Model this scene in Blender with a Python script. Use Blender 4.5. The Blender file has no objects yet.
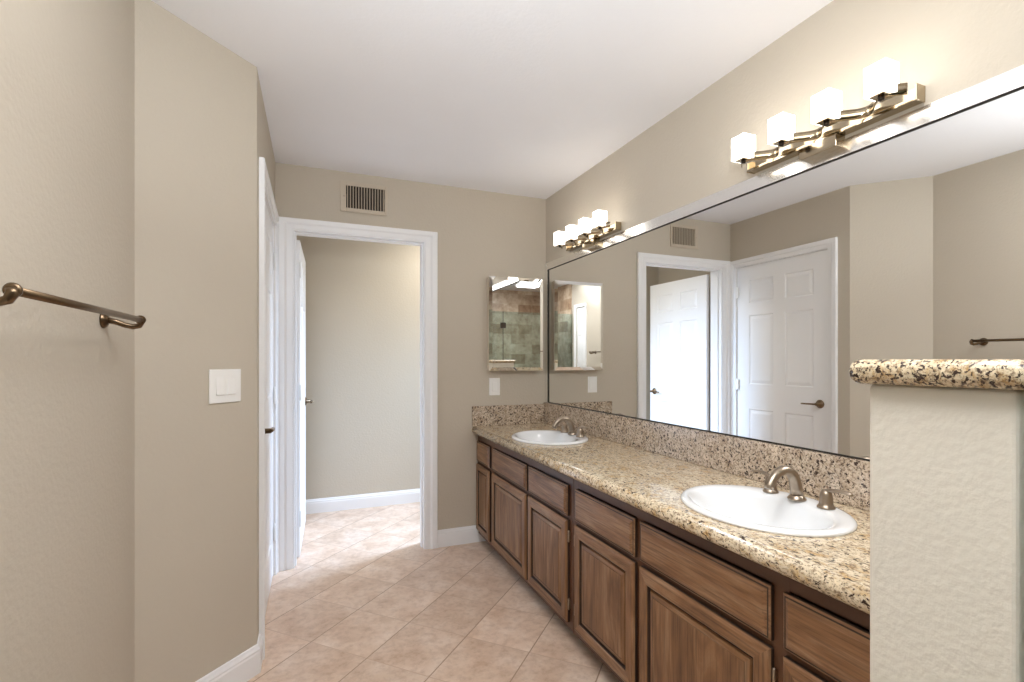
import bpy, bmesh, math, random
from mathutils import Vector, Matrix
random.seed(7)
PI = math.pi
S = bpy.context.scene
COL = S.collection

# ------------------------------------------------------------------ camera
YAW, F, CY, EYE = 0.3844, 489.86, 360.02, 1.2594
cam_d = bpy.data.cameras.new('camera')
cam_d.sensor_fit = 'HORIZONTAL'; cam_d.sensor_width = 36.0
cam_d.lens = F / 1024 * 36.0
cam_d.shift_y = (CY - 341.0) / 1024.0
cam_d.clip_start = 0.02
cam = bpy.data.objects.new('camera', cam_d); COL.objects.link(cam)
cam.location = (0, 0, EYE); cam.rotation_euler = (PI / 2, 0, -YAW)
S.camera = cam

# ------------------------------------------------------------------ world, lights, exposure
S.view_settings.view_transform = 'Standard'; S.view_settings.look = 'None'
S.view_settings.gamma = 1.0; S.view_settings.use_curve_mapping = False
S.view_settings.exposure = 0.3
S.cycles.use_denoising = True
S.cycles.max_bounces = 14; S.cycles.diffuse_bounces = 8; S.cycles.glossy_bounces = 8
S.cycles.transparent_max_bounces = 12; S.cycles.sample_clamp_indirect = 6.0
S.cycles.caustics_reflective = True
w = bpy.data.worlds.new('world'); S.world = w; w.use_nodes = True
w.node_tree.nodes['Background'].inputs[0].default_value = (0.75, 0.85, 1.0, 1)
w.node_tree.nodes['Background'].inputs[1].default_value = 0.4

def area(name, loc, size, power, color, target=None, rot=None):
    l = bpy.data.lights.new(name, 'AREA'); l.shape = 'RECTANGLE'
    l.size, l.size_y = size; l.energy = power; l.color = color
    o = bpy.data.objects.new(name, l); COL.objects.link(o); o.location = loc
    if target is not None:
        o.rotation_euler = (Vector(target) - Vector(loc)).to_track_quat('-Z', 'Y').to_euler()
    elif rot: o.rotation_euler = rot
    return o
WARM, NEUT, COOL = (1.0, .93, .84), (1.0, .975, .95), (.80, .88, 1.0)
area('overhead_fill_light', (0.45, 0.60, 2.41), (0.9, 0.5), 14, NEUT, rot=(0, 0, 0))  # added fill from above, no fixture hangs here
fl = area('flash_fill_light', (0.0, -0.06, 1.72), (0.16, 0.16), 24, (.93, .965, 1.0), target=(0.20, 0.42, 2.44))  # added soft fill at the camera, standing in for a bounced flash
fl.data.spread = math.radians(125)
hw = area('hall_window_light', (2.12, 3.95, 1.75), (0.5, 0.9), 23, (.50, .70, 1.0), target=(0.0, 3.35, 0.0))
area('hall_fill_light', (1.2, 3.85, 2.41), (0.5, 0.4), 11, (1, .95, .84), rot=(0, 0, 0))  # added warm fill to lift the next room's walls, no fixture there
hw.data.spread = math.radians(85)

# ------------------------------------------------------------------ dimensions
W, D, H = 1.581, 3.2435, 2.44       # mirror wall x, back wall y, ceiling z
XC, YC = -0.213, 2.217              # outer corner of the angled wall
XL, YL = -0.530, 1.900              # inner corner
REAR = -1.35
FAR = 4.35                          # far wall of the next room

# ------------------------------------------------------------------ materials
def nm(name):
    m = bpy.data.materials.new(name); m.use_nodes = True
    nt = m.node_tree; b = nt.nodes['Principled BSDF']
    return m, nt, b
def N(nt, t, **kw):
    n = nt.nodes.new(t)
    for k, v in kw.items():
        if k.startswith('i_'):
            n.inputs[k[2:].replace('_', ' ')].default_value = v
        else: setattr(n, k, v)
    return n
def L(nt, a, b): nt.links.new(a, b)
def srgb(r, g, b):
    f = lambda c: (c/255/12.92) if c/255 <= .04045 else ((c/255+.055)/1.055)**2.4
    return (f(r), f(g), f(b), 1)
def ramp(nt, fac, stops, interp='LINEAR'):
    r = nt.nodes.new('ShaderNodeValToRGB'); r.color_ramp.interpolation = interp
    e = r.color_ramp.elements
    while len(e) < len(stops): e.new(0.5)
    for i, (p, c) in enumerate(stops): e[i].position = p; e[i].color = c
    L(nt, fac, r.inputs[0]); return r
def plain(name, col, rough=.5, metal=0, bump=None, spec=.5, coat=0):
    m, nt, b = nm(name)
    b.inputs['Base Color'].default_value = col; b.inputs['Roughness'].default_value = rough
    b.inputs['Metallic'].default_value = metal; b.inputs['Specular IOR Level'].default_value = spec
    b.inputs['Coat Weight'].default_value = coat
    tc = N(nt, 'ShaderNodeTexCoord')
    sc, st, var = bump if bump else (60, 0.02, 0.03)
    n = N(nt, 'ShaderNodeTexNoise', i_Scale=sc, i_Detail=4.0); L(nt, tc.outputs['Object'], n.inputs['Vector'])
    bp = N(nt, 'ShaderNodeBump', i_Strength=st, i_Distance=.01); L(nt, n.outputs['Fac'], bp.inputs['Height'])
    L(nt, bp.outputs[0], b.inputs['Normal'])
    n2 = N(nt, 'ShaderNodeTexNoise', i_Scale=2.5, i_Detail=3.0); L(nt, tc.outputs['Object'], n2.inputs['Vector'])
    c0 = tuple(x*(1-var) for x in col[:3])+(1,); c1 = tuple(min(1, x*(1+var)) for x in col[:3])+(1,)
    r = ramp(nt, n2.outputs['Fac'], [(.3, c0), (.7, c1)]); L(nt, r.outputs[0], b.inputs['Base Color'])
    return m

M = {}
WALLC = srgb(194, 185, 170)
M['wall'] = plain('wall_paint', WALLC, .62, bump=(75, .16, .012), spec=.35)
M['pony'] = plain('textured_wall_paint', srgb(219, 213, 200), .6, bump=(95, .14, .008), spec=.35)
M['ceiling'] = plain('ceiling_paint', srgb(238, 239, 243), .8, bump=(70, .08, .01), spec=.2)
M['trim'] = plain('white_trim_paint', srgb(238, 239, 241), .35, bump=(40, .01, .01))
M['door'] = plain('white_door_paint', srgb(242, 243, 245), .38, bump=(60, .02, .01))
M['plate'] = plain('white_plastic', srgb(240, 240, 238), .3, bump=(30, .0, .005))
M['sink'] = plain('white_porcelain', srgb(236, 238, 240), .08, bump=(5, .0, .004), coat=.6)
M['nickel'] = plain('brushed_nickel', srgb(166, 152, 136), .33, 1.0, bump=(160, .03, .04))
M['chrome'] = plain('polished_nickel', srgb(180, 166, 142), .13, 1.0, bump=(10, .0, .03))
M['bronze'] = plain('antique_brass', srgb(116, 98, 78), .3, 1.0, bump=(120, .03, .1))
M['darkmetal'] = plain('dark_bronze', srgb(62, 52, 44), .4, .8, bump=(120, .03, .1))
M['mirror'] = plain('mirror_silver', (.93, .935, .925, 1), .0, 1.0, bump=(3, .0, .002))
M['bevel'] = plain('bevelled_mirror_strip', (.93, .93, .92, 1), .26, 1.0, bump=(8, .012, .002))
M['black'] = plain('shadow_line_dark', srgb(40, 34, 28), .7, bump=(40, .02, .1))
M['vent'] = plain('vent_enamel', srgb(196, 184, 166), .45, bump=(40, .0, .01))
M['slat'] = plain('vent_slat_enamel', srgb(190, 178, 160), .45, bump=(40, .0, .01))
M['duct'] = plain('duct_dark', srgb(52, 46, 38), .8, bump=(40, .0, .1))

def floor_mat():
    m, nt, b = nm('stone_floor_tile')
    tc = N(nt, 'ShaderNodeTexCoord')
    sx = N(nt, 'ShaderNodeSeparateXYZ'); L(nt, tc.outputs['Object'], sx.inputs[0])
    def mth(op, a, b_=None, c=None):
        n = N(nt, 'ShaderNodeMath', operation=op)
        for i, v in enumerate((a, b_, c)):
            if v is None: continue
            if isinstance(v, (int, float)): n.inputs[i].default_value = v
            else: L(nt, v, n.inputs[i])
        return n.outputs[0]
    P = .3085
    u = mth('MULTIPLY', mth('ADD', sx.outputs[0], sx.outputs[1]), .70711)
    v = mth('MULTIPLY', mth('SUBTRACT', sx.outputs[1], sx.outputs[0]), .70711)
    u = mth('DIVIDE', mth('SUBTRACT', u, 1.664), P); v = mth('DIVIDE', mth('SUBTRACT', v, 1.372), P)
    fu = mth('FRACT', u); fv = mth('FRACT', v)
    du = mth('MULTIPLY', mth('SUBTRACT', .5, mth('ABSOLUTE', mth('SUBTRACT', fu, .5))), P)
    dv = mth('MULTIPLY', mth('SUBTRACT', .5, mth('ABSOLUTE', mth('SUBTRACT', fv, .5))), P)
    d = mth('MINIMUM', du, dv)
    grout = mth('LESS_THAN', d, .0026)
    cell = N(nt, 'ShaderNodeCombineXYZ'); L(nt, mth('FLOOR', u), cell.inputs[0]); L(nt, mth('FLOOR', v), cell.inputs[1])
    wn = N(nt, 'ShaderNodeTexWhiteNoise', noise_dimensions='3D'); L(nt, cell.outputs[0], wn.inputs['Vector'])
    off = N(nt, 'ShaderNodeVectorMath', operation='MULTIPLY_ADD')
    L(nt, wn.outputs['Color'], off.inputs[0]); off.inputs[1].default_value = (9, 9, 9); L(nt, tc.outputs['Object'], off.inputs[2])
    n1 = N(nt, 'ShaderNodeTexNoise', i_Scale=7.0, i_Detail=6.0, i_Roughness=.6); L(nt, off.outputs[0], n1.inputs['Vector'])
    n2 = N(nt, 'ShaderNodeTexNoise', i_Scale=34.0, i_Detail=5.0, i_Roughness=.7); L(nt, off.outputs[0], n2.inputs['Vector'])
    r1 = ramp(nt, n1.outputs['Fac'], [(.3, srgb(200, 170, 146)), (.5, srgb(217, 192, 171)), (.72, srgb(229, 210, 194))])
    r2 = ramp(nt, n2.outputs['Fac'], [(.3, srgb(205, 192, 182)), (.55, srgb(252, 252, 252))])
    mx = N(nt, 'ShaderNodeMixRGB', blend_type='MULTIPLY'); mx.inputs[0].default_value = .55
    L(nt, r1.outputs[0], mx.inputs[1]); L(nt, r2.outputs[0], mx.inputs[2])
    hsv = N(nt, 'ShaderNodeHueSaturation'); L(nt, mx.outputs[0], hsv.inputs['Color'])
    L(nt, mth('ADD', mth('MULTIPLY', wn.outputs['Value'], .12), .94), hsv.inputs['Value'])
    gl = N(nt, 'ShaderNodeMixRGB'); L(nt, mth('LESS_THAN', dv, .0026), gl.inputs[0])
    gl.inputs[1].default_value = srgb(196, 168, 146); gl.inputs[2].default_value = srgb(164, 136, 114)
    mg = N(nt, 'ShaderNodeMixRGB'); L(nt, grout, mg.inputs[0]); L(nt, hsv.outputs[0], mg.inputs[1]); L(nt, gl.outputs[0], mg.inputs[2])
    L(nt, mg.outputs[0], b.inputs['Base Color'])
    rr = mth('MULTIPLY_ADD', n2.outputs['Fac'], .2, .24)
    L(nt, rr, b.inputs['Roughness'])
    hgt = mth('ADD', mth('MINIMUM', mth('MULTIPLY', d, 220), 1.0), mth('MULTIPLY', n2.outputs['Fac'], .25))
    bp = N(nt, 'ShaderNodeBump', i_Strength=.35, i_Distance=.002); L(nt, hgt, bp.inputs['Height']); L(nt, bp.outputs[0], b.inputs['Normal'])
    return m
M['floor'] = floor_mat()

def granite(name, base, gold, dark_amt, scale=1.0, stretch=(1, 1, 1)):
    m, nt, b = nm(name)
    tc = N(nt, 'ShaderNodeTexCoord'); mp = N(nt, 'ShaderNodeMapping'); L(nt, tc.outputs['Object'], mp.inputs[0])
    mp.inputs['Scale'].default_value = tuple(s*scale for s in stretch)
    mp.inputs['Rotation'].default_value = (.3, .2, .5)
    def noise(s, d=5., r=.6, dist=0.):
        n = N(nt, 'ShaderNodeTexNoise', i_Scale=s, i_Detail=d, i_Roughness=r, i_Distortion=dist); L(nt, mp.outputs[0], n.inputs['Vector']); return n.outputs['Fac']
    r1 = ramp(nt, noise(14, 6, .7, .6), [(.32, gold), (.5, base), (.68, tuple(min(1, c*1.25) for c in base[:3])+(1,))])
    r2 = ramp(nt, noise(62, 4, .65, .3), [(.38, srgb(128, 104, 88)), (.5, srgb(255, 255, 255))])
    m1 = N(nt, 'ShaderNodeMixRGB', blend_type='MULTIPLY'); m1.inputs[0].default_value = .75
    L(nt, r1.outputs[0], m1.inputs[1]); L(nt, r2.outputs[0], m1.inputs[2])
    r3 = ramp(nt, noise(46, 3, .55, .5), [(dark_amt-.03, (1, 1, 1, 1)), (dark_amt+.02, (0, 0, 0, 1))])
    m2 = N(nt, 'ShaderNodeMixRGB'); L(nt, r3.outputs[0], m2.inputs[0]); L(nt, m1.outputs[0], m2.inputs[1])
    m2.inputs[2].default_value = srgb(58, 44, 38)
    r4 = ramp(nt, noise(105, 2, .5), [(.33, (1, 1, 1, 1)), (.38, (0, 0, 0, 1))])
    m3 = N(nt, 'ShaderNodeMixRGB'); L(nt, r4.outputs[0], m3.inputs[0]); L(nt, m2.outputs[0], m3.inputs[1])
    m3.inputs[2].default_value = srgb(100, 84, 76)
    L(nt, m3.outputs[0], b.inputs['Base Color'])
    b.inputs['Roughness'].default_value = .12; b.inputs['Coat Weight'].default_value = .3; b.inputs['Coat Roughness'].default_value = .05
    return m
M['granite_top'] = granite('polished_granite_worktop', srgb(218, 202, 174), srgb(200, 164, 110), .38, 1.9, (1, .7, 1))
M['granite_splash'] = granite('polished_granite_splash', srgb(204, 188, 168), srgb(172, 150, 126), .418, 2.0)
M['granite_cap'] = granite('polished_granite_cap', srgb(212, 196, 166), srgb(178, 138, 80), .435, 3.4)

def wood(name, axis):
    m, nt, b = nm(name)
    tc = N(nt, 'ShaderNodeTexCoord'); mp = N(nt, 'ShaderNodeMapping'); L(nt, tc.outputs['Object'], mp.inputs[0])
    sc = [11, 11, 11]; sc[axis] = 1.8; mp.inputs['Scale'].default_value = sc
    n0 = N(nt, 'ShaderNodeTexNoise', i_Scale=1.0, i_Detail=8.0, i_Roughness=.62, i_Distortion=1.6); L(nt, mp.outputs[0], n0.inputs['Vector'])
    sc2 = [170, 170, 170]; sc2[axis] = 5
    mp2 = N(nt, 'ShaderNodeMapping'); L(nt, tc.outputs['Object'], mp2.inputs[0]); mp2.inputs['Scale'].default_value = sc2
    n1 = N(nt, 'ShaderNodeTexNoise', i_Scale=1.0, i_Detail=4.0, i_Roughness=.6); L(nt, mp2.outputs[0], n1.inputs['Vector'])
    r = ramp(nt, n0.outputs['Fac'], [(.28, srgb(96, 64, 40)), (.5, srgb(134, 96, 63)), (.74, srgb(164, 132, 102))])
    r1 = ramp(nt, n1.outputs['Fac'], [(.34, srgb(140, 128, 120)), (.55, srgb(255, 255, 255))])
    mx = N(nt, 'ShaderNodeMixRGB', blend_type='MULTIPLY'); mx.inputs[0].default_value = .6
    L(nt, r.outputs[0], mx.inputs[1]); L(nt, r1.outputs[0], mx.inputs[2]); L(nt, mx.outputs[0], b.inputs['Base Color'])
    b.inputs['Roughness'].default_value = .38
    bp = N(nt, 'ShaderNodeBump', i_Strength=.08, i_Distance=.002); L(nt, n1.outputs['Fac'], bp.inputs['Height']); L(nt, bp.outputs[0], b.inputs['Normal'])
    return m
M['wood_v'] = wood('glazed_oak_upright_grain', 2)
M['wood_h'] = wood('glazed_oak_level_grain', 1)
M['wood_frame'] = plain('dark_oak_frame', srgb(88, 56, 34), .42, bump=(90, .05, .25))
M['wood_dark'] = plain('dark_stained_oak', srgb(74, 50, 36), .45, bump=(90, .05, .15))
M['glaze'] = plain('dark_glaze', srgb(52, 38, 30), .5, bump=(90, .05, .15))

def emis(name, col, st):
    m, nt, b = nm(name)
    b.inputs['Base Color'].default_value = (.9, .88, .85, 1); b.inputs['Roughness'].default_value = .25
    b.inputs['Emission Color'].default_value = col; b.inputs['Emission Strength'].default_value = st
    lw = N(nt, 'ShaderNodeTexNoise', i_Scale=40.0); tc = N(nt, 'ShaderNodeTexCoord'); L(nt, tc.outputs['Object'], lw.inputs['Vector'])
    r = ramp(nt, lw.outputs['Fac'], [(.3, tuple(c*.96 for c in col[:3])+(1,)), (.7, col)]); L(nt, r.outputs[0], b.inputs['Emission Color'])
    return m
M['shade'] = emis('lit_glass_shade', (1.0, .95, .88, 1), 3.6)
M['diffuser'] = emis('lit_diffuser', (.95, .98, 1.0, 1), 34.0)

def glass():
    m, nt, b = nm('green_tinted_glass')
    nt.nodes.remove(b)
    out = nt.nodes['Material Output']
    t = N(nt, 'ShaderNodeBsdfTransparent'); t.inputs[0].default_value = (.82, .91, .91, 1)
    g = N(nt, 'ShaderNodeBsdfGlossy'); g.inputs['Roughness'].default_value = .02; g.inputs[0].default_value = (.85, .95, .92, 1)
    fr = N(nt, 'ShaderNodeFresnel', i_IOR=1.5)
    mx = N(nt, 'ShaderNodeMixShader'); L(nt, fr.outputs[0], mx.inputs[0]); L(nt, t.outputs[0], mx.inputs[1]); L(nt, g.outputs[0], mx.inputs[2])
    L(nt, mx.outputs[0], out.inputs[0]); return m
M['glass'] = glass()

def shower_tile():
    m, nt, b = nm('travertine_shower_tile')
    tc = N(nt, 'ShaderNodeTexCoord'); mp = N(nt, 'ShaderNodeMapping'); L(nt, tc.outputs['Object'], mp.inputs[0])
    mp.inputs['Rotation'].default_value = (PI/2, 0, 0)
    sw = N(nt, 'ShaderNodeSeparateXYZ'); L(nt, tc.outputs['Object'], sw.inputs[0])
    ad = N(nt, 'ShaderNodeMath', operation='ADD'); L(nt, sw.outputs[0], ad.inputs[0]); L(nt, sw.outputs[1], ad.inputs[1])
    cb = N(nt, 'ShaderNodeCombineXYZ'); L(nt, ad.outputs[0], cb.inputs[0]); L(nt, sw.outputs[2], cb.inputs[1])
    br = N(nt, 'ShaderNodeTexBrick', i_Scale=1.0); L(nt, cb.outputs[0], br.inputs['Vector'])
    br.inputs['Brick Width'].default_value = .26; br.inputs['Row Height'].default_value = .17; br.inputs['Mortar Size'].default_value = .004
    br.inputs['Color1'].default_value = srgb(150, 116, 86); br.inputs['Color2'].default_value = srgb(226, 210, 190); br.inputs['Mortar'].default_value = srgb(200, 184, 162)
    n = N(nt, 'ShaderNodeTexNoise', i_Scale=9.0, i_Detail=6.0, i_Roughness=.65); L(nt, tc.outputs['Object'], n.inputs['Vector'])
    r = ramp(nt, n.outputs['Fac'], [(.3, srgb(176, 148, 120)), (.6, srgb(250, 246, 240))])
    mx = N(nt, 'ShaderNodeMixRGB', blend_type='MULTIPLY'); mx.inputs[0].default_value = .8
    L(nt, br.outputs[0], mx.inputs[1]); L(nt, r.outputs[0], mx.inputs[2]); L(nt, mx.outputs[0], b.inputs['Base Color'])
    b.inputs['Roughness'].default_value = .35
    return m
M['showertile'] = shower_tile()

# ------------------------------------------------------------------ mesh helpers
class MB:
    def __init__(self): self.bm = bmesh.new(); self.mats = []
    def mi(self, m):
        if m is None: return 0
        if m not in self.mats: self.mats.append(m)
        return self.mats.index(m)
    def face(self, vs, m=None, smooth=False):
        try: f = self.bm.faces.new(vs)
        except ValueError: return
        f.material_index = self.mi(m); f.smooth = smooth; return f
    def box(self, x0, x1, y0, y1, z0, z1, m=None):
        v = [self.bm.verts.new(p) for p in ((x0,y0,z0),(x1,y0,z0),(x1,y1,z0),(x0,y1,z0),(x0,y0,z1),(x1,y0,z1),(x1,y1,z1),(x0,y1,z1))]
        for f in ((0,3,2,1),(4,5,6,7),(0,1,5,4),(1,2,6,5),(2,3,7,6),(3,0,4,7)): self.face([v[i] for i in f], m)
        return self
    def prism(self, pts, z0, z1, m=None, smooth=False):
        """plan polygon extruded in z"""
        a = [self.bm.verts.new((x, y, z0)) for x, y in pts]; b = [self.bm.verts.new((x, y, z1)) for x, y in pts]
        self.face(list(reversed(a)), m); self.face(b, m)
        n = len(pts)
        for i in range(n): self.face([a[i], a[(i+1) % n], b[(i+1) % n], b[i]], m, smooth)
        return self
    def sweep(self, prof, p0, p1, up=(0,0,1), m=None, smooth=False, cut0=0, cut1=0):
        """profile (out, up) swept from p0 to p1; 'out' is the horizontal left-hand normal; cut = tan of mitre"""
        p0, p1 = Vector(p0), Vector(p1); d = (p1-p0).normalized(); up = Vector(up); n = up.cross(d)
        A = [self.bm.verts.new(p0 + n*a + up*b + d*(a*cut0)) for a, b in prof]
        B = [self.bm.verts.new(p1 + n*a + up*b - d*(a*cut1)) for a, b in prof]
        self.face(A, m); self.face(list(reversed(B)), m)
        k = len(prof)
        for i in range(k): self.face([A[i], B[i], B[(i+1) % k], A[(i+1) % k]], m, smooth)
        return self
    def tube(self, pts, r, m=None, seg=14, caps=True):
        pts = [Vector(p) for p in pts]; n = len(pts)
        rr = r if isinstance(r, (list, tuple)) else [r]*n
        rings = []; ref = None
        for i, p in enumerate(pts):
            t = (pts[min(i+1, n-1)] - pts[max(i-1, 0)]).normalized()
            if ref is None:
                ref = Vector((0,0,1)) if abs(t.z) < .9 else Vector((1,0,0))
            ref = (ref - t*ref.dot(t)).normalized(); b = t.cross(ref)
            ra = rr[i] if isinstance(rr[i], (tuple, list)) else (rr[i], rr[i])
            rings.append([self.bm.verts.new(p + ref*math.cos(2*PI*k/seg)*ra[0] + b*math.sin(2*PI*k/seg)*ra[1]) for k in range(seg)])
        for i in range(n-1):
            for k in range(seg): self.face([rings[i][k], rings[i][(k+1)%seg], rings[i+1][(k+1)%seg], rings[i+1][k]], m, True)
        if caps: self.face(list(reversed(rings[0])), m); self.face(rings[-1], m)
        return self
    def lathe(self, prof, origin, axis=(0,0,1), m=None, seg=28):
        """prof = [(radius, height)] around axis"""
        o = Vector(origin); ax = Vector(axis).normalized()
        a = Vector((1,0,0)) if abs(ax.x) < .9 else Vector((0,1,0)); a = (a-ax*a.dot(ax)).normalized(); b = ax.cross(a)
        rings = []
        for r, h in prof:
            rings.append([self.bm.verts.new(o+ax*h+(a*math.cos(2*PI*k/seg)+b*math.sin(2*PI*k/seg))*max(r, 1e-5)) for k in range(seg)])
        for i in range(len(rings)-1):
            for k in range(seg): self.face([rings[i][k], rings[i][(k+1)%seg], rings[i+1][(k+1)%seg], rings[i+1][k]], m, True)
        self.face(list(reversed(rings[0])), m); self.face(rings[-1], m)
        return self
    def build(self, name, mat=None, parent=None, bevel=0, seg=2, smooth_angle=None, loc=None):
        bmesh.ops.remove_doubles(self.bm, verts=self.bm.verts, dist=1e-6)
        bmesh.ops.recalc_face_normals(self.bm, faces=self.bm.faces)
        me = bpy.data.meshes.new(name)
        mats = self.mats or []
        self.bm.to_mesh(me); self.bm.free()
        if mats and any(m is not None for m in mats):
            for m in mats: me.materials.append(m or mat)
        else: me.materials.append(mat)
        o = bpy.data.objects.new(name, me); COL.objects.link(o)
        if parent is not None:
            o.parent = parent
            if not REL[0]: o.matrix_parent_inverse = Matrix.Identity(4)
        if bevel:
            b = o.modifiers.new('bevel', 'BEVEL'); b.width = bevel; b.segments = seg; b.limit_method = 'ANGLE'; b.angle_limit = math.radians(40)
            b.harden_normals = False
        if loc: o.location = loc
        return o
REL = [True]
def tag(o, label, cat, group=None):
    o['label'] = label; o['category'] = cat
    if group: o['group'] = group
    return o
def thing(name, loc=(0,0,0), label=None, cat=None, group=None, rz=0):
    o = bpy.data.objects.new(name, None); o.empty_display_size = .1; COL.objects.link(o); o.location = loc; o.rotation_euler = (0,0,rz)
    if label: tag(o, label, cat, group)
    return o
def struct(o): o['kind'] = 'structure'; return o

# ================================================================== SETTING
T = .12
b = MB(); b.box(-1.0, 2.6, REAR-T, FAR+T, -.1, 0); f = struct(b.build('floor', M['floor'])); tag(f, 'beige stone tiled floor laid diagonally', 'floor')
b = MB(); b.box(-1.0, 2.6, REAR-T, FAR+T, H, H+.1); c = struct(b.build('ceiling', M['ceiling'])); tag(c, 'flat white painted ceiling', 'ceiling')

# left wall: straight run, angled run and the run with the closed door
DY0, DY1, DZ = 2.362, 3.176, 2.048
CL0, CL1 = -.14, .12                         # closet door in the left wall, behind the viewer
b = MB()
b.prism([(XL, CL1), (XL, YL), (XL-T, YL), (XL-T, CL1)], 0, H)
b.prism([(XL, CL0), (XL, CL1), (XL-T, CL1), (XL-T, CL0)], 2.05, H)
b.prism([(XL, REAR), (XL, CL0), (XL-T, CL0), (XL-T, REAR)], 0, H)
tag(struct(b.build('wall_left', M['wall'])), 'beige wall holding the towel bar', 'wall')
b = MB()
b.prism([(XL, YL), (XC, YC), (XC-T, YC+.05), (XL-T, YL)], 0, H)
tag(struct(b.build('wall_left_angled', M['wall'])), 'beige angled wall with the double switch', 'wall')
b = MB()
b.box(XC-T, XC, YC, DY0, 0, H); b.box(XC-T, XC, DY1, D, 0, H); b.box(XC-T, XC, DY0, DY1, DZ, H)
tag(struct(b.build('wall_left_door', M['wall'])), 'beige wall around the closed white door', 'wall')
# back wall with doorway
OX0, OX1, OZ = -.118, .688, 2.053
b = MB()
b.box(-1.0, OX0, D, D+T, 0, H); b.box(OX1, 2.6, D, D+T, 0, H); b.box(OX0, OX1, D, D+T, OZ, H)
tag(struct(b.build('wall_back', M['wall'])), 'beige end wall with doorway and vent', 'wall')
b = MB(); b.box(W, W+T, REAR, D, 0, H); tag(struct(b.build('wall_right', M['wall'])), 'beige wall behind the long mirror', 'wall')
b = MB(); b.box(-1.0, W+T, REAR-T, REAR, 0, H); tag(struct(b.build('wall_rear', M['showertile'])), 'travertine tiled shower wall', 'wall')
b = MB(); b.box(W-.012, W, REAR, -.29, 0, H); b.box(XL, XL+.012, REAR, -.29, 0, H)
tag(struct(b.build('wall_shower_side', M['showertile'])), 'travertine tiled shower side walls', 'wall')
# room beyond
b = MB(); b.box(-1.0, 2.6, FAR, FAR+T, 0, H); tag(struct(b.build('wall_hall', M['wall'])), 'beige wall beyond the doorway', 'wall')
b = MB(); b.box(-.45, -.33, D+T, FAR, 0, H); tag(struct(b.build('wall_hall_left', M['wall'])), 'beige side wall behind the open door', 'wall')
b = MB()
wy0, wy1, wz0, wz1 = 3.42, 4.22, .9, 2.0
b.box(2.2, 2.32, D+T, wy0, 0, H); b.box(2.2, 2.32, wy1, FAR, 0, H); b.box(2.2, 2.32, wy0, wy1, 0, wz0); b.box(2.2, 2.32, wy0, wy1, wz1, H)
tag(struct(b.build('wall_hall_right', M['wall'])), 'beige wall with a window beyond the doorway', 'wall')
b = MB()
b.box(2.2, 2.26, wy0, wy0+.04, wz0, wz1); b.box(2.2, 2.26, wy1-.04, wy1, wz0, wz1); b.box(2.2, 2.26, wy0, wy1, wz0, wz0+.04); b.box(2.2, 2.26, wy0, wy1, wz1-.04, wz1)
b.box(2.22, 2.24, (wy0+wy1)/2-.015, (wy0+wy1)/2+.015, wz0, wz1)
tag(struct(b.build('window_1', M['trim'])), 'white window frame beyond the doorway', 'window')

# pony wall
PX, PY0, PY1, PZ = .734, .2965, .458, 1.2250
b = MB(); b.box(PX, W-.0005, PY0, PY1, 0, PZ)
o = b.build('wall_pony', M['pony'], bevel=.006, seg=3); tag(struct(o), 'half-height textured beige wall beside the vanity', 'wall')

# baseboards
BB = [(0, 0), (.014, 0), (.014, .082), (.0115, .088), (.0125, .096), (.008, .104), (.006, .113), (0, .115)]
def baseboard(name, segs, label):
    b = MB()
    for p0, p1, c0, c1 in segs: b.sweep(BB, (*p0, .0), (*p1, .0), m=None, cut0=c0, cut1=c1)
    tag(struct(b.build(name, M['trim'])), label, 'baseboard')
t45 = math.tan(PI/8)
baseboard('baseboard_left', [((XL, YL), (XL, CL1+.045), t45, 0)], 'white baseboard under the towel bar')
baseboard('baseboard_left_angled', [((XC, YC), (XL, YL), -t45, t45)], 'white baseboard under the double switch')
baseboard('baseboard_corner', [((XC, 2.299), (XC, YC), 0, -t45)], 'short white baseboard beside the closed door')
baseboard('baseboard_back', [((1.14, D), (.768, D), 0, 0)], 'white baseboard between doorway and vanity')
baseboard('baseboard_hall', [((2.2, FAR), (-.33, FAR), 1, 1)], 'white baseboard beyond the doorway')
baseboard('baseboard_hall_left', [((-.33, FAR), (-.33, D+T), 1, 0)], 'white baseboard behind the open door')

# casings ------------------------------------------------------------
def casing(a0, a1, zt, wdt, wt, to3, name, label):
    """stepped U casing round opening a0..a1 x 0..zt; to3(a, out, z)"""
    b = MB()
    prof = [(0, 0), (0, .010), (wdt*.42, .011), (wdt*.50, .016), (wdt*.58, .020), (wdt*.96, .021), (wdt, .017), (wdt, 0)]
    rows = []
    for i, th in prof:
        rows.append([b.bm.verts.new(to3(a, th, z)) for a, z in ((a0-i, .0005), (a0-i, zt+i*wt/wdt), (a1+i, zt+i*wt/wdt), (a1+i, .0005))])
    n = len(rows)
    for r in range(n):
        for k in range(3): b.face([rows[r][k], rows[r][k+1], rows[(r+1) % n][k+1], rows[(r+1) % n][k]])
    b.face([q[0] for q in rows]); b.face([q[3] for q in rows])
    o = b.build(name, M['trim'], bevel=0); tag(struct(o), label, 'trim'); return o
casing(OX0, OX1, OZ, .080, .062, lambda a, o, z: (a, D-o, z), 'trim_1', 'white stepped casing around the open doorway')
casing(DY0, DY1, DZ, .063, .063, lambda a, o, z: (XC+o, a, z), 'trim_2', 'white casing around the closed door')
casing(CL0, CL1, 2.05, .045, .045, lambda a, o, z: (XL+o, a, z), 'trim_3', 'white casing around the closet door')
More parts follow.
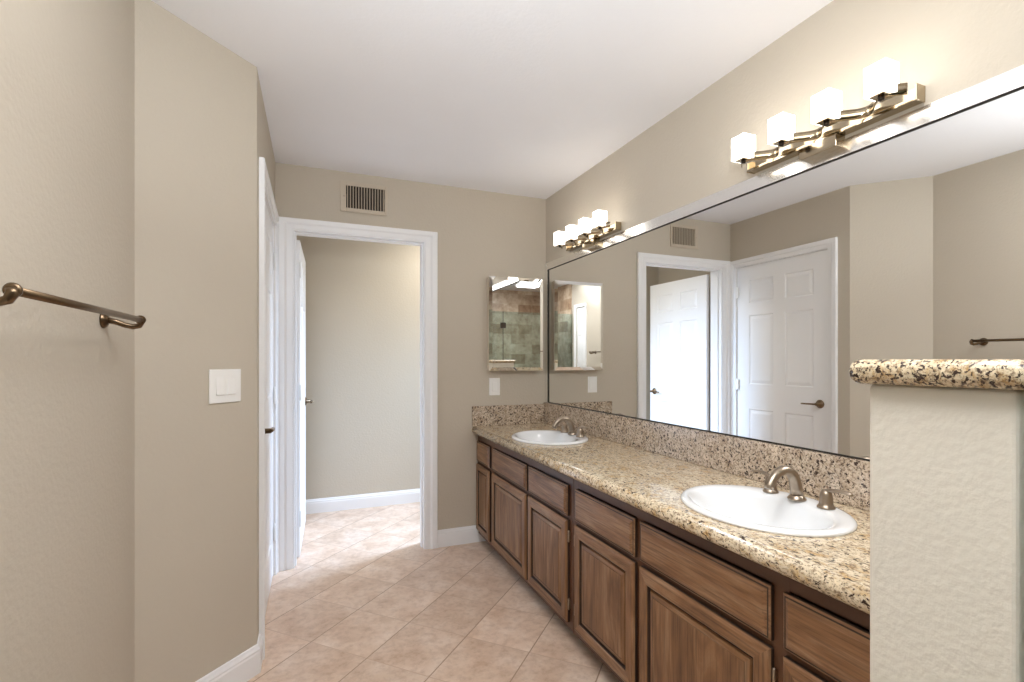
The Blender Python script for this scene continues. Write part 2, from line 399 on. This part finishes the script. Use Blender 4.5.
# jamb lining and stop of the doorway
b = MB()
j = .010
b.box(OX0, OX0+j, D-.004, D+T+.004, 0, OZ); b.box(OX1-j, OX1, D-.004, D+T+.004, 0, OZ); b.box(OX0+j, OX1-j, D-.004, D+T+.004, OZ-j, OZ)
b.box(OX0+j, OX0+j+.009, D+.03, D+.065, 0, OZ-j); b.box(OX1-j-.009, OX1-j, D+.03, D+.065, 0, OZ-j); b.box(OX0+j+.009, OX1-j-.009, D+.03, D+.065, OZ-j-.009, OZ-j)
tag(struct(b.build('trim_4', M['trim'], bevel=.0015, seg=1)), 'white jamb lining inside the open doorway', 'trim')
b = MB()
b.box(XC-T, XC-.001, DY0, DY0+.004, 0, DZ); b.box(XC-T, XC-.001, DY1-.004, DY1, 0, DZ); b.box(XC-T, XC-.001, DY0+.004, DY1-.004, DZ-.004, DZ)
tag(struct(b.build('trim_5', M['trim'])), 'white jamb lining of the closed door', 'trim')

# six-panel doors ----------------------------------------------------
def door_leaf(wd, ht, t, parent, name='leaf'):
    """local: x 0..wd, y -t/2..t/2, z 0..ht"""
    b = MB(); rec = .007
    st = .115 * wd/.8; mid = .10*wd/.8
    zs = [(.21, .845), (1.05, 1.625), (1.725, ht-.115)]
    b.box(.002, wd-.002, -t/2+rec, t/2-rec, .002, ht-.002)
    xs = [(st, (wd-mid)/2), ((wd+mid)/2, wd-st)]
    b.box(0, st, -t/2, t/2, 0, ht); b.box(wd-st, wd, -t/2, t/2, 0, ht); b.box((wd-mid)/2, (wd+mid)/2, -t/2, t/2, 0, ht)
    prev = 0
    for a, c in zs:
        for x0, x1 in xs: b.box(x0, x1, -t/2, t/2, prev, a)
        prev = c
    for x0, x1 in xs: b.box(x0, x1, -t/2, t/2, prev, ht)
    for z0, z1 in zs:
        for x0, x1 in xs:
            for s in (1, -1):
                g, k = .012, .034
                y0, y1 = s*(t/2-rec), s*(t/2-.0015)
                A = [b.bm.verts.new(p) for p in ((x0+g,y0,z0+g),(x1-g,y0,z0+g),(x1-g,y0,z1-g),(x0+g,y0,z1-g))]
                B = [b.bm.verts.new(p) for p in ((x0+k,y1,z0+k),(x1-k,y1,z0+k),(x1-k,y1,z1-k),(x0+k,y1,z1-k))]
                b.face(B)
                for q in range(4): b.face([A[q], A[(q+1)%4], B[(q+1)%4], B[q]])
                # moulding slope at frame edge
                C = [b.bm.verts.new(p) for p in ((x0,s*t/2,z0),(x1,s*t/2,z0),(x1,s*t/2,z1),(x0,s*t/2,z1))]
                E_ = [b.bm.verts.new(p) for p in ((x0+.009,y0,z0+.009),(x1-.009,y0,z0+.009),(x1-.009,y0,z1-.009),(x0+.009,y0,z1-.009))]
                for q in range(4): b.face([C[q], C[(q+1)%4], E_[(q+1)%4], E_[q]])
    return b.build(name, M['door'], parent)
def lever(parent, x, z, side, dirx, t, name='door_handle'):
    """lever handle on face side (+1/-1 in local y), lever pointing dirx along x"""
    b = MB(); y = side*t/2
    b.lathe([(.031, 0), (.031, .004), (.026, .009), (.012, .012), (.011, .045)], (x, y, z), (0, side, 0))
    pts = []; rr = []
    for k in range(9):
        u = k/8
        pts.append((x + dirx*(.118*u-.006), y + side*(.044 + .004*math.sin(u*PI)), z + .004*math.sin(u*PI)*0 - .003*u)); rr.append((.0075-.002*u, .0085))
    b.tube(pts, rr)
    return b.build(name, M['bronze'], parent)
def hinge(parent, x, y, z, h=.09):
    b = MB(); b.lathe([(.004, -.006), (.0065, 0), (.0065, h), (.004, h+.006)], (x, y, z), seg=12)
    b.box(x-.001, x+.020, y-.002+.004, y+.002+.004, z, z+h)
    return b.build('hinge', M['plate'], parent)
# closed door in the left wall : local x runs from hinge (far) to latch (near)
dt = .035
d1 = struct(thing('door_1', (XC-.008-dt/2, DY1-.006, .008), 'closed white six-panel door in the left wall', 'door', rz=-PI/2))
door_leaf(DY1-DY0-.012, DZ-.014, dt, d1)
lever(d1, DY1-DY0-.012-.065, .935, 1, -1, dt)
for z in (.2, 1.0, 1.78):
    hinge(d1, -.001, dt/2+.010, z)
# open door of next room
hx, hy = -.104, D+T+.004
tx, ty = -.080, 4.120
d2 = struct(thing('door_2', (hx+.004, hy+.022, .008), 'open white six-panel door beyond the doorway', 'door', rz=math.atan2(ty-hy, tx-hx)))
door_leaf(.752, 2.012, dt, d2)
lever(d2, .752-.065, .935, 1, -1, dt); lever(d2, .752-.065, .935, -1, -1, dt)
for z in (.2, 1.0, 1.78): hinge(d2, -.004, -dt/2-.004, z)
# closet door behind the viewer
d3 = struct(thing('door_3', (XL-.012-dt/2, CL1-.004, .008), 'white panelled closet door seen only in the small mirror', 'door', rz=-PI/2))
door_leaf(CL1-CL0-.008, 2.036, dt, d3); lever(d3, CL1-CL0-.075, .935, 1, -1, dt)

# ================================================================== VANITY
XF = 1.036           # door faces
XFR = 1.057          # face frame front
CT, CB, CE = .800, .750, 1.012
def raised_front(y0, y1, z0, z1, parent, name, panel=True):
    """overlay front facing -x. y0<y1"""
    b = MB(); t = XFR-XF-.001
    wm = M['wood_v'] if panel else M['wood_h']
    def ring(i0, x0, i1, x1, m):
        P0 = [(y0+i0, z0+i0), (y1-i0, z0+i0), (y1-i0, z1-i0), (y0+i0, z1-i0)]
        P1 = [(y0+i1, z0+i1), (y1-i1, z0+i1), (y1-i1, z1-i1), (y0+i1, z1-i1)]
        A = [b.bm.verts.new((x0, *p)) for p in P0]; B = [b.bm.verts.new((x1, *p)) for p in P1]
        for q in range(4): b.face([A[q], A[(q+1)%4], B[(q+1)%4], B[q]], (M['wood_h'] if q % 2 == 0 and m is wm else m))
        return B
    xb = XFR-.0012
    A = [b.bm.verts.new((xb, *p)) for p in ((y0, z0), (y1, z0), (y1, z1), (y0, z1))]; b.face(list(reversed(A)), M['glaze'])
    if panel:
        fw = .050 if (y1-y0) > .3 else .042
        ring(0, xb, 0, XF+.009, M['glaze']); ring(0, XF+.009, .004, XF+.0035, wm); ring(.004, XF+.0035, .010, XF, wm)
        ring(.010, XF, fw-.006, XF, wm); ring(fw-.006, XF, fw-.002, XF+.003, wm); ring(fw-.002, XF+.003, fw+.001, XF+.012, M['glaze'])
        ring(fw+.001, XF+.012, fw+.008, XF+.012, M['glaze'])
        ring(fw+.008, XF+.012, fw+.011, XF+.006, wm); ring(fw+.011, XF+.006, fw+.024, XF+.0035, wm); ring(fw+.024, XF+.0035, fw+.0255, XF+.0045, M['glaze'])
        B = ring(fw+.0255, XF+.0045, fw+.027, XF+.0025, wm)
    else:
        ring(0, xb, 0, XF+.009, M['glaze']); ring(0, XF+.009, .005, XF+.006, wm); ring(.005, XF+.006, .009, XF+.0055, M['glaze']); B = ring(.009, XF+.0055, .020, XF, wm)
    b.face(B, wm)
    return b.build(name, wm, parent)
def cab_hinge(y, z, parent):
    b = MB(); b.lathe([(.003, -.003), (.0045, 0), (.0045, .045), (.003, .048)], (XF+.012, y, z), seg=10)
    b.box(XF+.010, XFR+.001, y-.004, y+.004, z+.004, z+.041)
    return b.build('hinge', M['nickel'], parent)
def vanity(name, ya, yb, bays, label):
    """ya<yb; bays = list of (y0,y1,hinge_y)"""
    v = thing(name, (0, 0, 0), label, 'cabinet', 'vanity cabinets under the granite worktop')
    b = MB(); e = .001
    b.box(XFR+.018, W-.02, ya+e, ya+.018, .09, CB-.001, M['wood_dark']); b.box(XFR+.018, W-.02, yb-.018, yb-e, .09, CB-.001, M['wood_dark'])
    b.box(XFR+.018, W-.02, ya+.018, yb-.018, .09, .105, M['wood_dark']); b.box(W-.02, W-.012, ya+e, yb-e, .09, CB-.001, M['wood_dark'])
    b.build('carcass', M['wood_dark'], v)
    b = MB()
    b.box(XFR, XFR+.018, ya+e, yb-e, .705, CB-.001, M['wood_frame']); b.box(XFR, XFR+.018, ya+e, yb-e, .545, .575, M['wood_frame']); b.box(XFR, XFR+.018, ya+e, yb-e, .062, .105, M['wood_frame'])
    edges = [ya+e] + [q for bay in sorted(bays) for q in bay[:2]] + [yb-e]
    for k in range(0, len(edges), 2):
        a, c = edges[k], edges[k+1]
        a2 = a if k == 0 else a-.008; c2 = c if k == len(edges)-2 else c+.008
        b.box(XFR-.0004, XFR+.0184, a2, max(c2, a2+.01), .062, CB-.001, M['wood_frame'])
    b.build('face_frame', M['wood_frame'], v, bevel=.001, seg=1)
    b = MB(); b.box(1.14, 1.155, ya+e, yb-e, 0.0005, .0895); b.build('toe_kick', M['wood_dark'], v)
    for y0, y1, hy_ in bays:
        raised_front(y0, y1, .566, .702, v, 'drawer', False)
        dr = raised_front(y0, y1, .094, .548, v, 'door', True)
        if hy_ is not None:
            for z in (.155, .455): cab_hinge(hy_, z, dr)
    return v
vanity('vanity_cabinet', 1.890, D-.001, [(1.925, 2.352, 1.919), (2.377, 2.913, 2.919), (2.965, 3.228, None)], 'brown oak vanity cabinet against the end wall, under the far sink')
vanity('vanity_cabinet', PY1+.001, 1.889, [(0.491, 0.846, None), (0.880, 1.404, 0.874), (1.432, 1.858, 1.864)], 'brown oak vanity cabinet under the near sink, next to the half wall')

# worktop with two oval cut-outs
SINKS = [(1.283, 1.118), (1.285, 2.592)]
SA, SB = .217, .257
b = MB()
R_ = (CT-CB)/2
x0 = CE+R_; y0, y1 = PY1+.001, D-.001; xw = W-.001
cuts = [y0]
for sx_, sy_ in sorted(SINKS, key=lambda q: q[1]): cuts += [sy_-.30, sy_+.30]
cuts.append(y1)
def rect(ya, yb, z, flip=False):
    v = [b.bm.verts.new(p) for p in ((x0, ya, z), (xw, ya, z), (xw, yb, z), (x0, yb, z))]
    b.face(v)
for z in (CT, CB):
    for k in range(0, len(cuts), 2): rect(cuts[k], cuts[k+1], z)
for sx_, sy_ in SINKS:
    ya, yb = sy_-.30, sy_+.30
    angs = set(2*PI*k/64 for k in range(64))
    for px in (x0, xw):
        for py in (ya, yb): angs.add(math.atan2(py-sy_, px-sx_) % (2*PI))
    angs = sorted(angs)
    el, ou = [], []
    for a in angs:
        ca, sa = math.cos(a), math.sin(a)
        r = 1/math.sqrt((ca/(SA-.012))**2+(sa/(SB-.012))**2); el.append((sx_+r*ca, sy_+r*sa))
        k1 = ((xw-sx_)/ca if ca > 1e-9 else (x0-sx_)/ca if ca < -1e-9 else 1e9); k2 = ((yb-sy_)/sa if sa > 1e-9 else (ya-sy_)/sa if sa < -1e-9 else 1e9)
        k = min(k1, k2); ou.append((sx_+k*ca, sy_+k*sa))
    n = len(angs)
    for z in (CT, CB):
        e_ = [b.bm.verts.new((*p, z)) for p in el]; o_ = [b.bm.verts.new((*p, z)) for p in ou]
        for i in range(n): b.face([e_[i], e_[(i+1)%n], o_[(i+1)%n], o_[i]])
        if z == CT: top = e_
        else:
            for i in range(n): b.face([top[i], top[(i+1)%n], e_[(i+1)%n], e_[i]])
prof = [(x0 - R_*math.sin(PI*k/14), (CT+CB)/2 + R_*math.cos(PI*k/14)) for k in range(15)]
A = [b.bm.verts.new((x, y0, z)) for x, z in prof]; B = [b.bm.verts.new((x, y1, z)) for x, z in prof]
for i in range(14): b.face([A[i], A[i+1], B[i+1], B[i]], None, True)
b.face(A); b.face(B)
for yy in (y0, y1):
    b.face([b.bm.verts.new(p) for p in ((x0, yy, CB), (xw, yy, CB), (xw, yy, CT), (x0, yy, CT))])
b.face([b.bm.verts.new(p) for p in ((xw, y0, CB), (xw, y1, CB), (xw, y1, CT), (xw, y0, CT))])
tag(b.build('granite_worktop', M['granite_top']), 'long beige speckled granite worktop on the brown vanity', 'countertop')
SZ = .9500
b = MB(); b.box(W-.021, W-.001, PY1+.001, D-.0015, CT+.0005, SZ)
tag(b.build('granite_backsplash', M['granite_splash'], bevel=.0015, seg=1), 'long granite backsplash running below the big mirror', 'backsplash')
b = MB(); b.box(CE-.0005, W-.0215, D-.021, D-.0015, CT+.0005, .9405)
tag(b.build('granite_backsplash', M['granite_splash'], bevel=.0015, seg=1), 'short granite backsplash on the end wall below the mirrored cabinet', 'backsplash')

# sinks
def make_sink(cx_, cy_, label):
    s = thing('sink', (cx_, cy_, CT), label, 'sink', 'oval drop-in sinks')
    rings = [(0, SA-.022, SB-.022, -.030), (0, SA-.020, SB-.020, .0008), (0, SA, SB, .0008), (0, SA-.0005, SB-.0005, .006), (0, SA-.006, SB-.006, .0115), (0, SA-.016, SB-.016, .0135), (-.006, SA-.030, SB-.026, .0125),
             (-.022, .168, .222, .0105), (-.023, .161, .214, .004), (-.022, .154, .206, -.012), (-.018, .143, .192, -.045), (-.012, .122, .163, -.085), (-.005, .090, .118, -.115), (0, .055, .068, -.130), (0, .024, .024, -.136)]
    b = MB(); seg = 64; R = []
    for ox, a, c_, z in rings: R.append([b.bm.verts.new((ox+a*math.cos(2*PI*k/seg), c_*math.sin(2*PI*k/seg), z)) for k in range(seg)])
    for i in range(len(R)-1):
        for k in range(seg): b.face([R[i][k], R[i][(k+1)%seg], R[i+1][(k+1)%seg], R[i+1][k]], None, True)
    b.face(R[-1])
    b.build('basin', M['sink'], s)
    b = MB(); b.lathe([(.0225, -.1355), (.0225, -.1325), (.018, -.1325), (.016, -.134), (.010, -.128), (.001, -.127)], (0, 0, 0))
    b.build('drain', M['chrome'], s)
    return s
make_sink(*SINKS[1], 'white oval sink nearest the end wall')
make_sink(*SINKS[0], 'white oval sink nearest the half wall')
def make_faucet(cx_, cy_, label):
    z0 = CT+.0128
    f = thing('faucet', (cx_, cy_, z0), label, 'faucet', 'widespread faucets behind the sinks')
    b = MB()
    b.lathe([(.027, 0), (.027, .004), (.0235, .009), (.021, .012), (.0185, .016)], (0, 0, 0))
    pts, rr = [], []
    prof_ = [(0, .012), (-.003, .038), (-.010, .064), (-.022, .084), (-.040, .096), (-.064, .098), (-.088, .090), (-.108, .072), (-.119, .055), (-.123, .045)]
    for k, (x, z) in enumerate(prof_):
        pts.append((x, 0, z)); rr.append(.0195-.0060*min(1, k/7))
    b.tube(pts, rr, seg=18); b.build('spout', M['nickel'], f)
    for s in (1, -1):
        b = MB()
        b.lathe([(.0245, 0), (.0245, .004), (.021, .008), (.0190, .012), (.0178, .030), (.0155, .044), (.011, .054)], (0, s*.097, 0))
        pts, rr = [], []
        for k in range(9):
            u = k/8
            pts.append((.004*u, s*(.097-.006+.080*u), .047+.014*math.sin(u*PI*.75)-.002*u)); rr.append((.0068-.003*u, .0105-.003*u))
        b.tube(pts, rr, seg=12)
        b.build('handle', M['nickel'], f)
    return f
make_faucet(1.438, 2.592, 'brushed nickel faucet behind the sink nearest the end wall')
make_faucet(1.436, 1.114, 'brushed nickel faucet behind the sink nearest the half wall')

# cap of pony wall
def rrect(xa, xb, ya, yb, r, n=6, corners=(1,1,1,1)):
    pts = []
    for (cx_, cy_, a0), on in zip(((xa+r, ya+r, PI), (xb-r, ya+r, 1.5*PI), (xb-r, yb-r, 0), (xa+r, yb-r, .5*PI)), corners):
        if not on:
            pts.append({PI: (xa, ya), 1.5*PI: (xb, ya), 0: (xb, yb), .5*PI: (xa, yb)}[a0]); continue
        for k in range(n+1): pts.append((cx_+r*math.cos(a0+k/n*PI/2), cy_+r*math.sin(a0+k/n*PI/2)))
    return pts
b = MB(); b.prism(rrect(PX-.020, W-.001, PY0-.020, PY1+.022, .018, 6, (1,0,0,1)), PZ+.0004, PZ+.0355)
tag(b.build('granite_ledge', M['granite_cap'], bevel=.0155, seg=5), 'thick speckled granite ledge on top of the half wall', 'ledge')

# ================================================================== MIRRORS
MZ0, MZ1, MY0, MY1 = .9530, 1.9136, .466, 3.192
mr = thing('wall_mirror', (W, 0, 0), 'wide wall mirror with silver edging above the vanity', 'mirror')
mr.location = (0, 0, 0)
b = MB(); b.box(W-.005, W-.0005, MY0, MY1, MZ0, MZ1); b.build('mirror_glass', M['mirror'], mr)
def strip(profile_pts, y0, y1, name): pass
b = MB()   # top edging, tilted face
fz = .053
v = lambda x, y, z: b.bm.verts.new((x, y, z))
def wedge(quadA, quadB):
    A = [v(*p) for p in quadA]; B = [v(*p) for p in quadB]; n = len(A)
    b.face(A); b.face(list(reversed(B)))
    for i in range(n): b.face([A[i], A[(i+1)%n], B[(i+1)%n], B[i]])
topA = [(W-.0005, MY0, MZ1), (W-.013, MY0, MZ1), (W-.0055, MY0, MZ1+fz), (W-.0005, MY0, MZ1+fz)]
topB = [(W-.0005, MY1, MZ1), (W-.013, MY1, MZ1), (W-.0055, MY1+.046, MZ1+fz), (W-.0005, MY1+.046, MZ1+fz)]
wedge(topA, topB); b.build('top_edging', M['bevel'], mr)
b = MB()
wedge([(W-.0005, MY1, MZ0), (W-.013, MY1, MZ0), (W-.014, MY1+.046, MZ0), (W-.0005, MY1+.046, MZ0)],
      [(W-.0005, MY1, MZ1), (W-.013, MY1, MZ1), (W-.014, MY1+.046, MZ1+fz), (W-.0005, MY1+.046, MZ1+fz)])
b.build('side_edging', M['bevel'], mr)
b = MB(); b.box(W-.010, W-.0052, MY0, MY1, MZ1-.003, MZ1-.0002); b.box(W-.0115, W-.0052, MY1-.003, MY1-.0002, MZ0, MZ1-.004)
b.box(W-.010, W-.0052, MY0, MY1-.006, MZ0-.002, MZ0+.002)
b.build('shadow_strip', M['black'], mr)  # dark strips put in for the shadow line along the mirror's edges

mc = thing('mirrored_cabinet', (0, 0, 0), 'small mirror-fronted cabinet on the end wall beside the doorway', 'medicine cabinet')
mx0, mx1, mz0, mz1, my = 1.118, 1.530, 1.184, 1.840, D-.062
b = MB(); b.box(mx0+.004, mx1-.004, my+.007, D-.0005, mz0+.004, mz1-.004); b.build('cabinet_box', M['vent'], mc, bevel=.002)
b = MB(); bw = .024
P0 = [(mx0, mz0), (mx1, mz0), (mx1, mz1), (mx0, mz1)]; P1 = [(mx0+bw, mz0+bw), (mx1-bw, mz0+bw), (mx1-bw, mz1-bw), (mx0+bw, mz1-bw)]
A0 = [b.bm.verts.new((x, my+.0065, z)) for x, z in P0]; A = [b.bm.verts.new((x, my+.0045, z)) for x, z in P0]; B = [b.bm.verts.new((x, my, z)) for x, z in P1]
b.face(B); b.face(A0)
for q in range(4): b.face([A[q], A[(q+1)%4], B[(q+1)%4], B[q]]); b.face([A0[q], A0[(q+1)%4], A[(q+1)%4], A[q]])
b.build('mirror_door', M['mirror'], mc)

# ================================================================== VANITY LIGHTS
def fixture(yc, label):
    z0 = 1.985
    f = thing('vanity_light', (W, yc, z0), label, 'wall light', 'four-shade vanity lights above the big mirror')
    L2 = .284
    b = MB()
    b.box(-.020, -.001, -L2, L2, -.006, .038); b.box(-.040, -.020, -L2, L2, -.006, -.002); b.box(-.040, -.037, -L2, L2, -.006, .004)
    for s in (-1, 1): b.box(-.040, -.001, s*L2-.003, s*L2+.003, -.007, .039)
    b.build('back_bar', M['chrome'], f, bevel=.001, seg=1)
    b = MB(); b.box(-.045, -.0008, -.065, .065, -.045, -.0062); b.build('canopy', M['chrome'], f, bevel=.002)
    # wavy ribbon carrying the shades
    b = MB(); n = 96; A_, B_, C_, D_ = [], [], [], []
    for k in range(n+1):
        y = -L2+.004+(2*L2-.008)*k/n
        ph = (y/(.158))*2*PI
        x = -.075 + .033*math.cos(ph)
        A_.append(b.bm.verts.new((x-.0015, y, .004))); B_.append(b.bm.verts.new((x-.0015, y, .036))); C_.append(b.bm.verts.new((x+.0015, y, .036))); D_.append(b.bm.verts.new((x+.0015, y, .004)))
    for k in range(n):
        for P, Q in ((A_, B_), (B_, C_), (C_, D_), (D_, A_)): b.face([P[k], P[k+1], Q[k+1], Q[k]], None, True)
    b.build('wavy_ribbon', M['chrome'], f)
    for k in range(4):
        y = (k-1.5)*.158
        b = MB(); b.box(-.132, -.076, y-.020, y+.020, .010, .014); b.build('arm', M['chrome'], f, bevel=.001, seg=1)
        b = MB(); b.lathe([(.001, -.004), (.007, -.003), (.008, 0), (.008, .006)], (-.110, y, .004), seg=14); b.build('knob', M['darkmetal'], f)
        # cube glass shade, hollow, open top
        b = MB(); s = .029; t_ = .004; xs = -.110; zb, zt = .0142, .0142+.083
        b.box(xs-s, xs+s, y-s, y+s, zb, zb+t_)
        for (xa, xb, ya, yb) in ((xs-s, xs-s+t_, y-s, y+s), (xs+s-t_, xs+s, y-s, y+s), (xs-s+t_, xs+s-t_, y-s, y-s+t_), (xs-s+t_, xs+s-t_, y+s-t_, y+s)):
            b.box(xa, xb, ya, yb, zb+t_, zt)
        b.build('glass_shade', M['shade'], f)
    return f
fixture(2.575, 'four-shade metal wall light farther away, near the end wall')
fixture(1.120, 'four-shade metal wall light nearer the viewer, above the near sink')

# ================================================================== SMALL THINGS
# air vent
vx0, vx1, vz0, vz1 = .152, .439, 2.192, 2.380
ix0, ix1, iz0, iz1 = .187, .423, 2.216, 2.356
vt = thing('air_vent', (0, 0, 0), 'beige air vent with upright slats above the doorway', 'vent')
b = MB()
b.box(vx0, ix0, D-.010, D-.0005, vz0, vz1); b.box(ix1, vx1, D-.010, D-.0005, vz0, vz1); b.box(ix0, ix1, D-.010, D-.0005, vz0, iz0); b.box(ix0, ix1, D-.010, D-.0005, iz1, vz1)
b.build('frame', M['vent'], vt, bevel=.003)
b = MB(); b.box(ix0, ix1, D-.0018, D-.0005, iz0, iz1); b.build('duct_shade_sheet', M['duct'], vt)  # flat dark sheet, colours in the shade behind the slats
b = MB()
n = 14
for k in range(n):
    x = ix0+(ix1-ix0)*(k+.5)/n
    b.prism([(x-.0022, D-.009), (x+.0008, D-.0095), (x+.0045, D-.0022), (x+.0015, D-.002)], iz0, iz1)
b.build('louvers', M['slat'], vt)
b = MB(); b.lathe([(.004, 0), (.004, .002), (.001, .003)], (ix0-.012, D-.010, (iz0+iz1)/2), (0, -1, 0), seg=10); b.build('screw', M['nickel'], vt)

def plate(name, loc, rz, wd, ht, n, label, cat):
    """local x along the wall, local -y out"""
    p = thing(name, loc, label, cat, rz=rz)
    b = MB(); b.box(-wd/2, wd/2, -.006, -.0005, -ht/2, ht/2); b.build('cover_plate', M['plate'], p, bevel=.003, seg=3)
    for k in range(n):
        x = (k-(n-1)/2)*.046
        b = MB()
        A = [b.bm.verts.new(q) for q in ((x-.0165, -.0055, -.033), (x+.0165, -.0055, -.033), (x+.0165, -.0055, .033), (x-.0165, -.0055, .033))]
        B = [b.bm.verts.new(q) for q in ((x-.0155, -.0105, -.032), (x+.0155, -.0105, -.032), (x+.0155, -.0070, .032), (x-.0155, -.0070, .032))]
        b.face(B); b.face(list(reversed(A)))
        for q in range(4): b.face([A[q], A[(q+1)%4], B[(q+1)%4], B[q]])
        b.build('rocker', M['plate'], p, bevel=.0008, seg=1)
    return p
ca = PI/4
plate('light_switch', ((XC+XL)/2+.060, (YC+YL)/2+.060, 1.1615), ca, .128, .126, 2, 'white double rocker switch on the angled wall', 'switch')
plate('light_switch', (1.178, D, 1.072), 0, .080, .122, 1, 'white single wall plate below the small mirrored cabinet', 'switch')

# towel bars
def towel_bar(y0, y1, z, label, rad=.0095):
    t = thing('towel_bar', (XL, (y0+y1)/2, z), label, 'towel bar', 'metal towel bars on the left wall')
    h = (y1-y0)/2; off = .080
    b = MB(); b.tube([(off, -h, 0), (off, h, 0)], rad, seg=18); b.build('bar', M['bronze'], t)
    for s in (-1, 1):
        b = MB()
        b.lathe([(.023, .0005), (.023, .004), (.018, .010), (.010, .014)], (0, s*(h-.018), -.004), (1, 0, 0))
        P = [(.010, -.018, -.004), (.028, -.014, -.008), (.046, -.006, -.016), (.062, .002, -.020), (.076, .005, -.016), (.081, .004, -.005), (.080, .002, .001)]
        b.tube([(x, s*(h+y), z_) for x, y, z_ in P], [.0085, .008, .0075, .0075, .008, .009, .0095], seg=12)
        b.lathe([(.0125, 0), (.0125, .004), (.009, .007)], (off, s*(h-.001), 0), (0, s, 0), seg=18)
        b.build('bracket', M['bronze'], t)
    return t
towel_bar(1.035, 1.662, 1.372, 'antique brass towel bar on the beige left wall', .0078)
towel_bar(.385, .93, 1.372, 'towel bar nearer the closet door, seen only in the small mirror', .008)

# shower enclosure behind the viewer (seen in the small mirror)
se = thing('shower_enclosure', (0, -.23, 0), 'green tinted glass shower enclosure reflected in the small mirror', 'shower')
GX = [XL+.014, .02, .62, W-.014]
b = MB(); b.box(GX[0], GX[3], -.05, .03, .0005, .10); b.build('curb', M['showertile'], se)
for k in range(3):
    b = MB(); b.box(GX[k]+.003, GX[k+1]-.003, -.014, -.006, .102, 1.96); b.build('glass_panel' if k != 1 else 'glass_door', M['glass'], se)
b = MB()
for x in GX[1:3]: b.box(x-.003, x+.003, -.015, -.005, .102, 1.96)
b.build('seal', M['duct'], se)
b = MB(); b.tube([(.10, .0, .95), (.10, .035, .95), (.10, .035, 1.15), (.10, .0, 1.15)], .008); b.build('handle', M['darkmetal'], se)
for z in (.35, 1.72):
    b = MB(); b.box(.58, .66, -.022, .004, z, z+.08); b.build('hinge', M['darkmetal'], se)

# ceiling light behind the viewer
cl = thing('ceiling_light', (.15, -.42, H), 'bright flush ceiling light reflected in the small mirror', 'ceiling light')
b = MB(); b.box(-.18, .18, -.10, .10, -.045, -.0005); b.box(-.17, .17, -.09, .09, -.05, -.045); b.build('housing', M['trim'], cl, bevel=.003)
b = MB(); b.box(-.155, .155, -.075, .075, -.075, -.0505); b.build('diffuser', M['diffuser'], cl, bevel=.006)
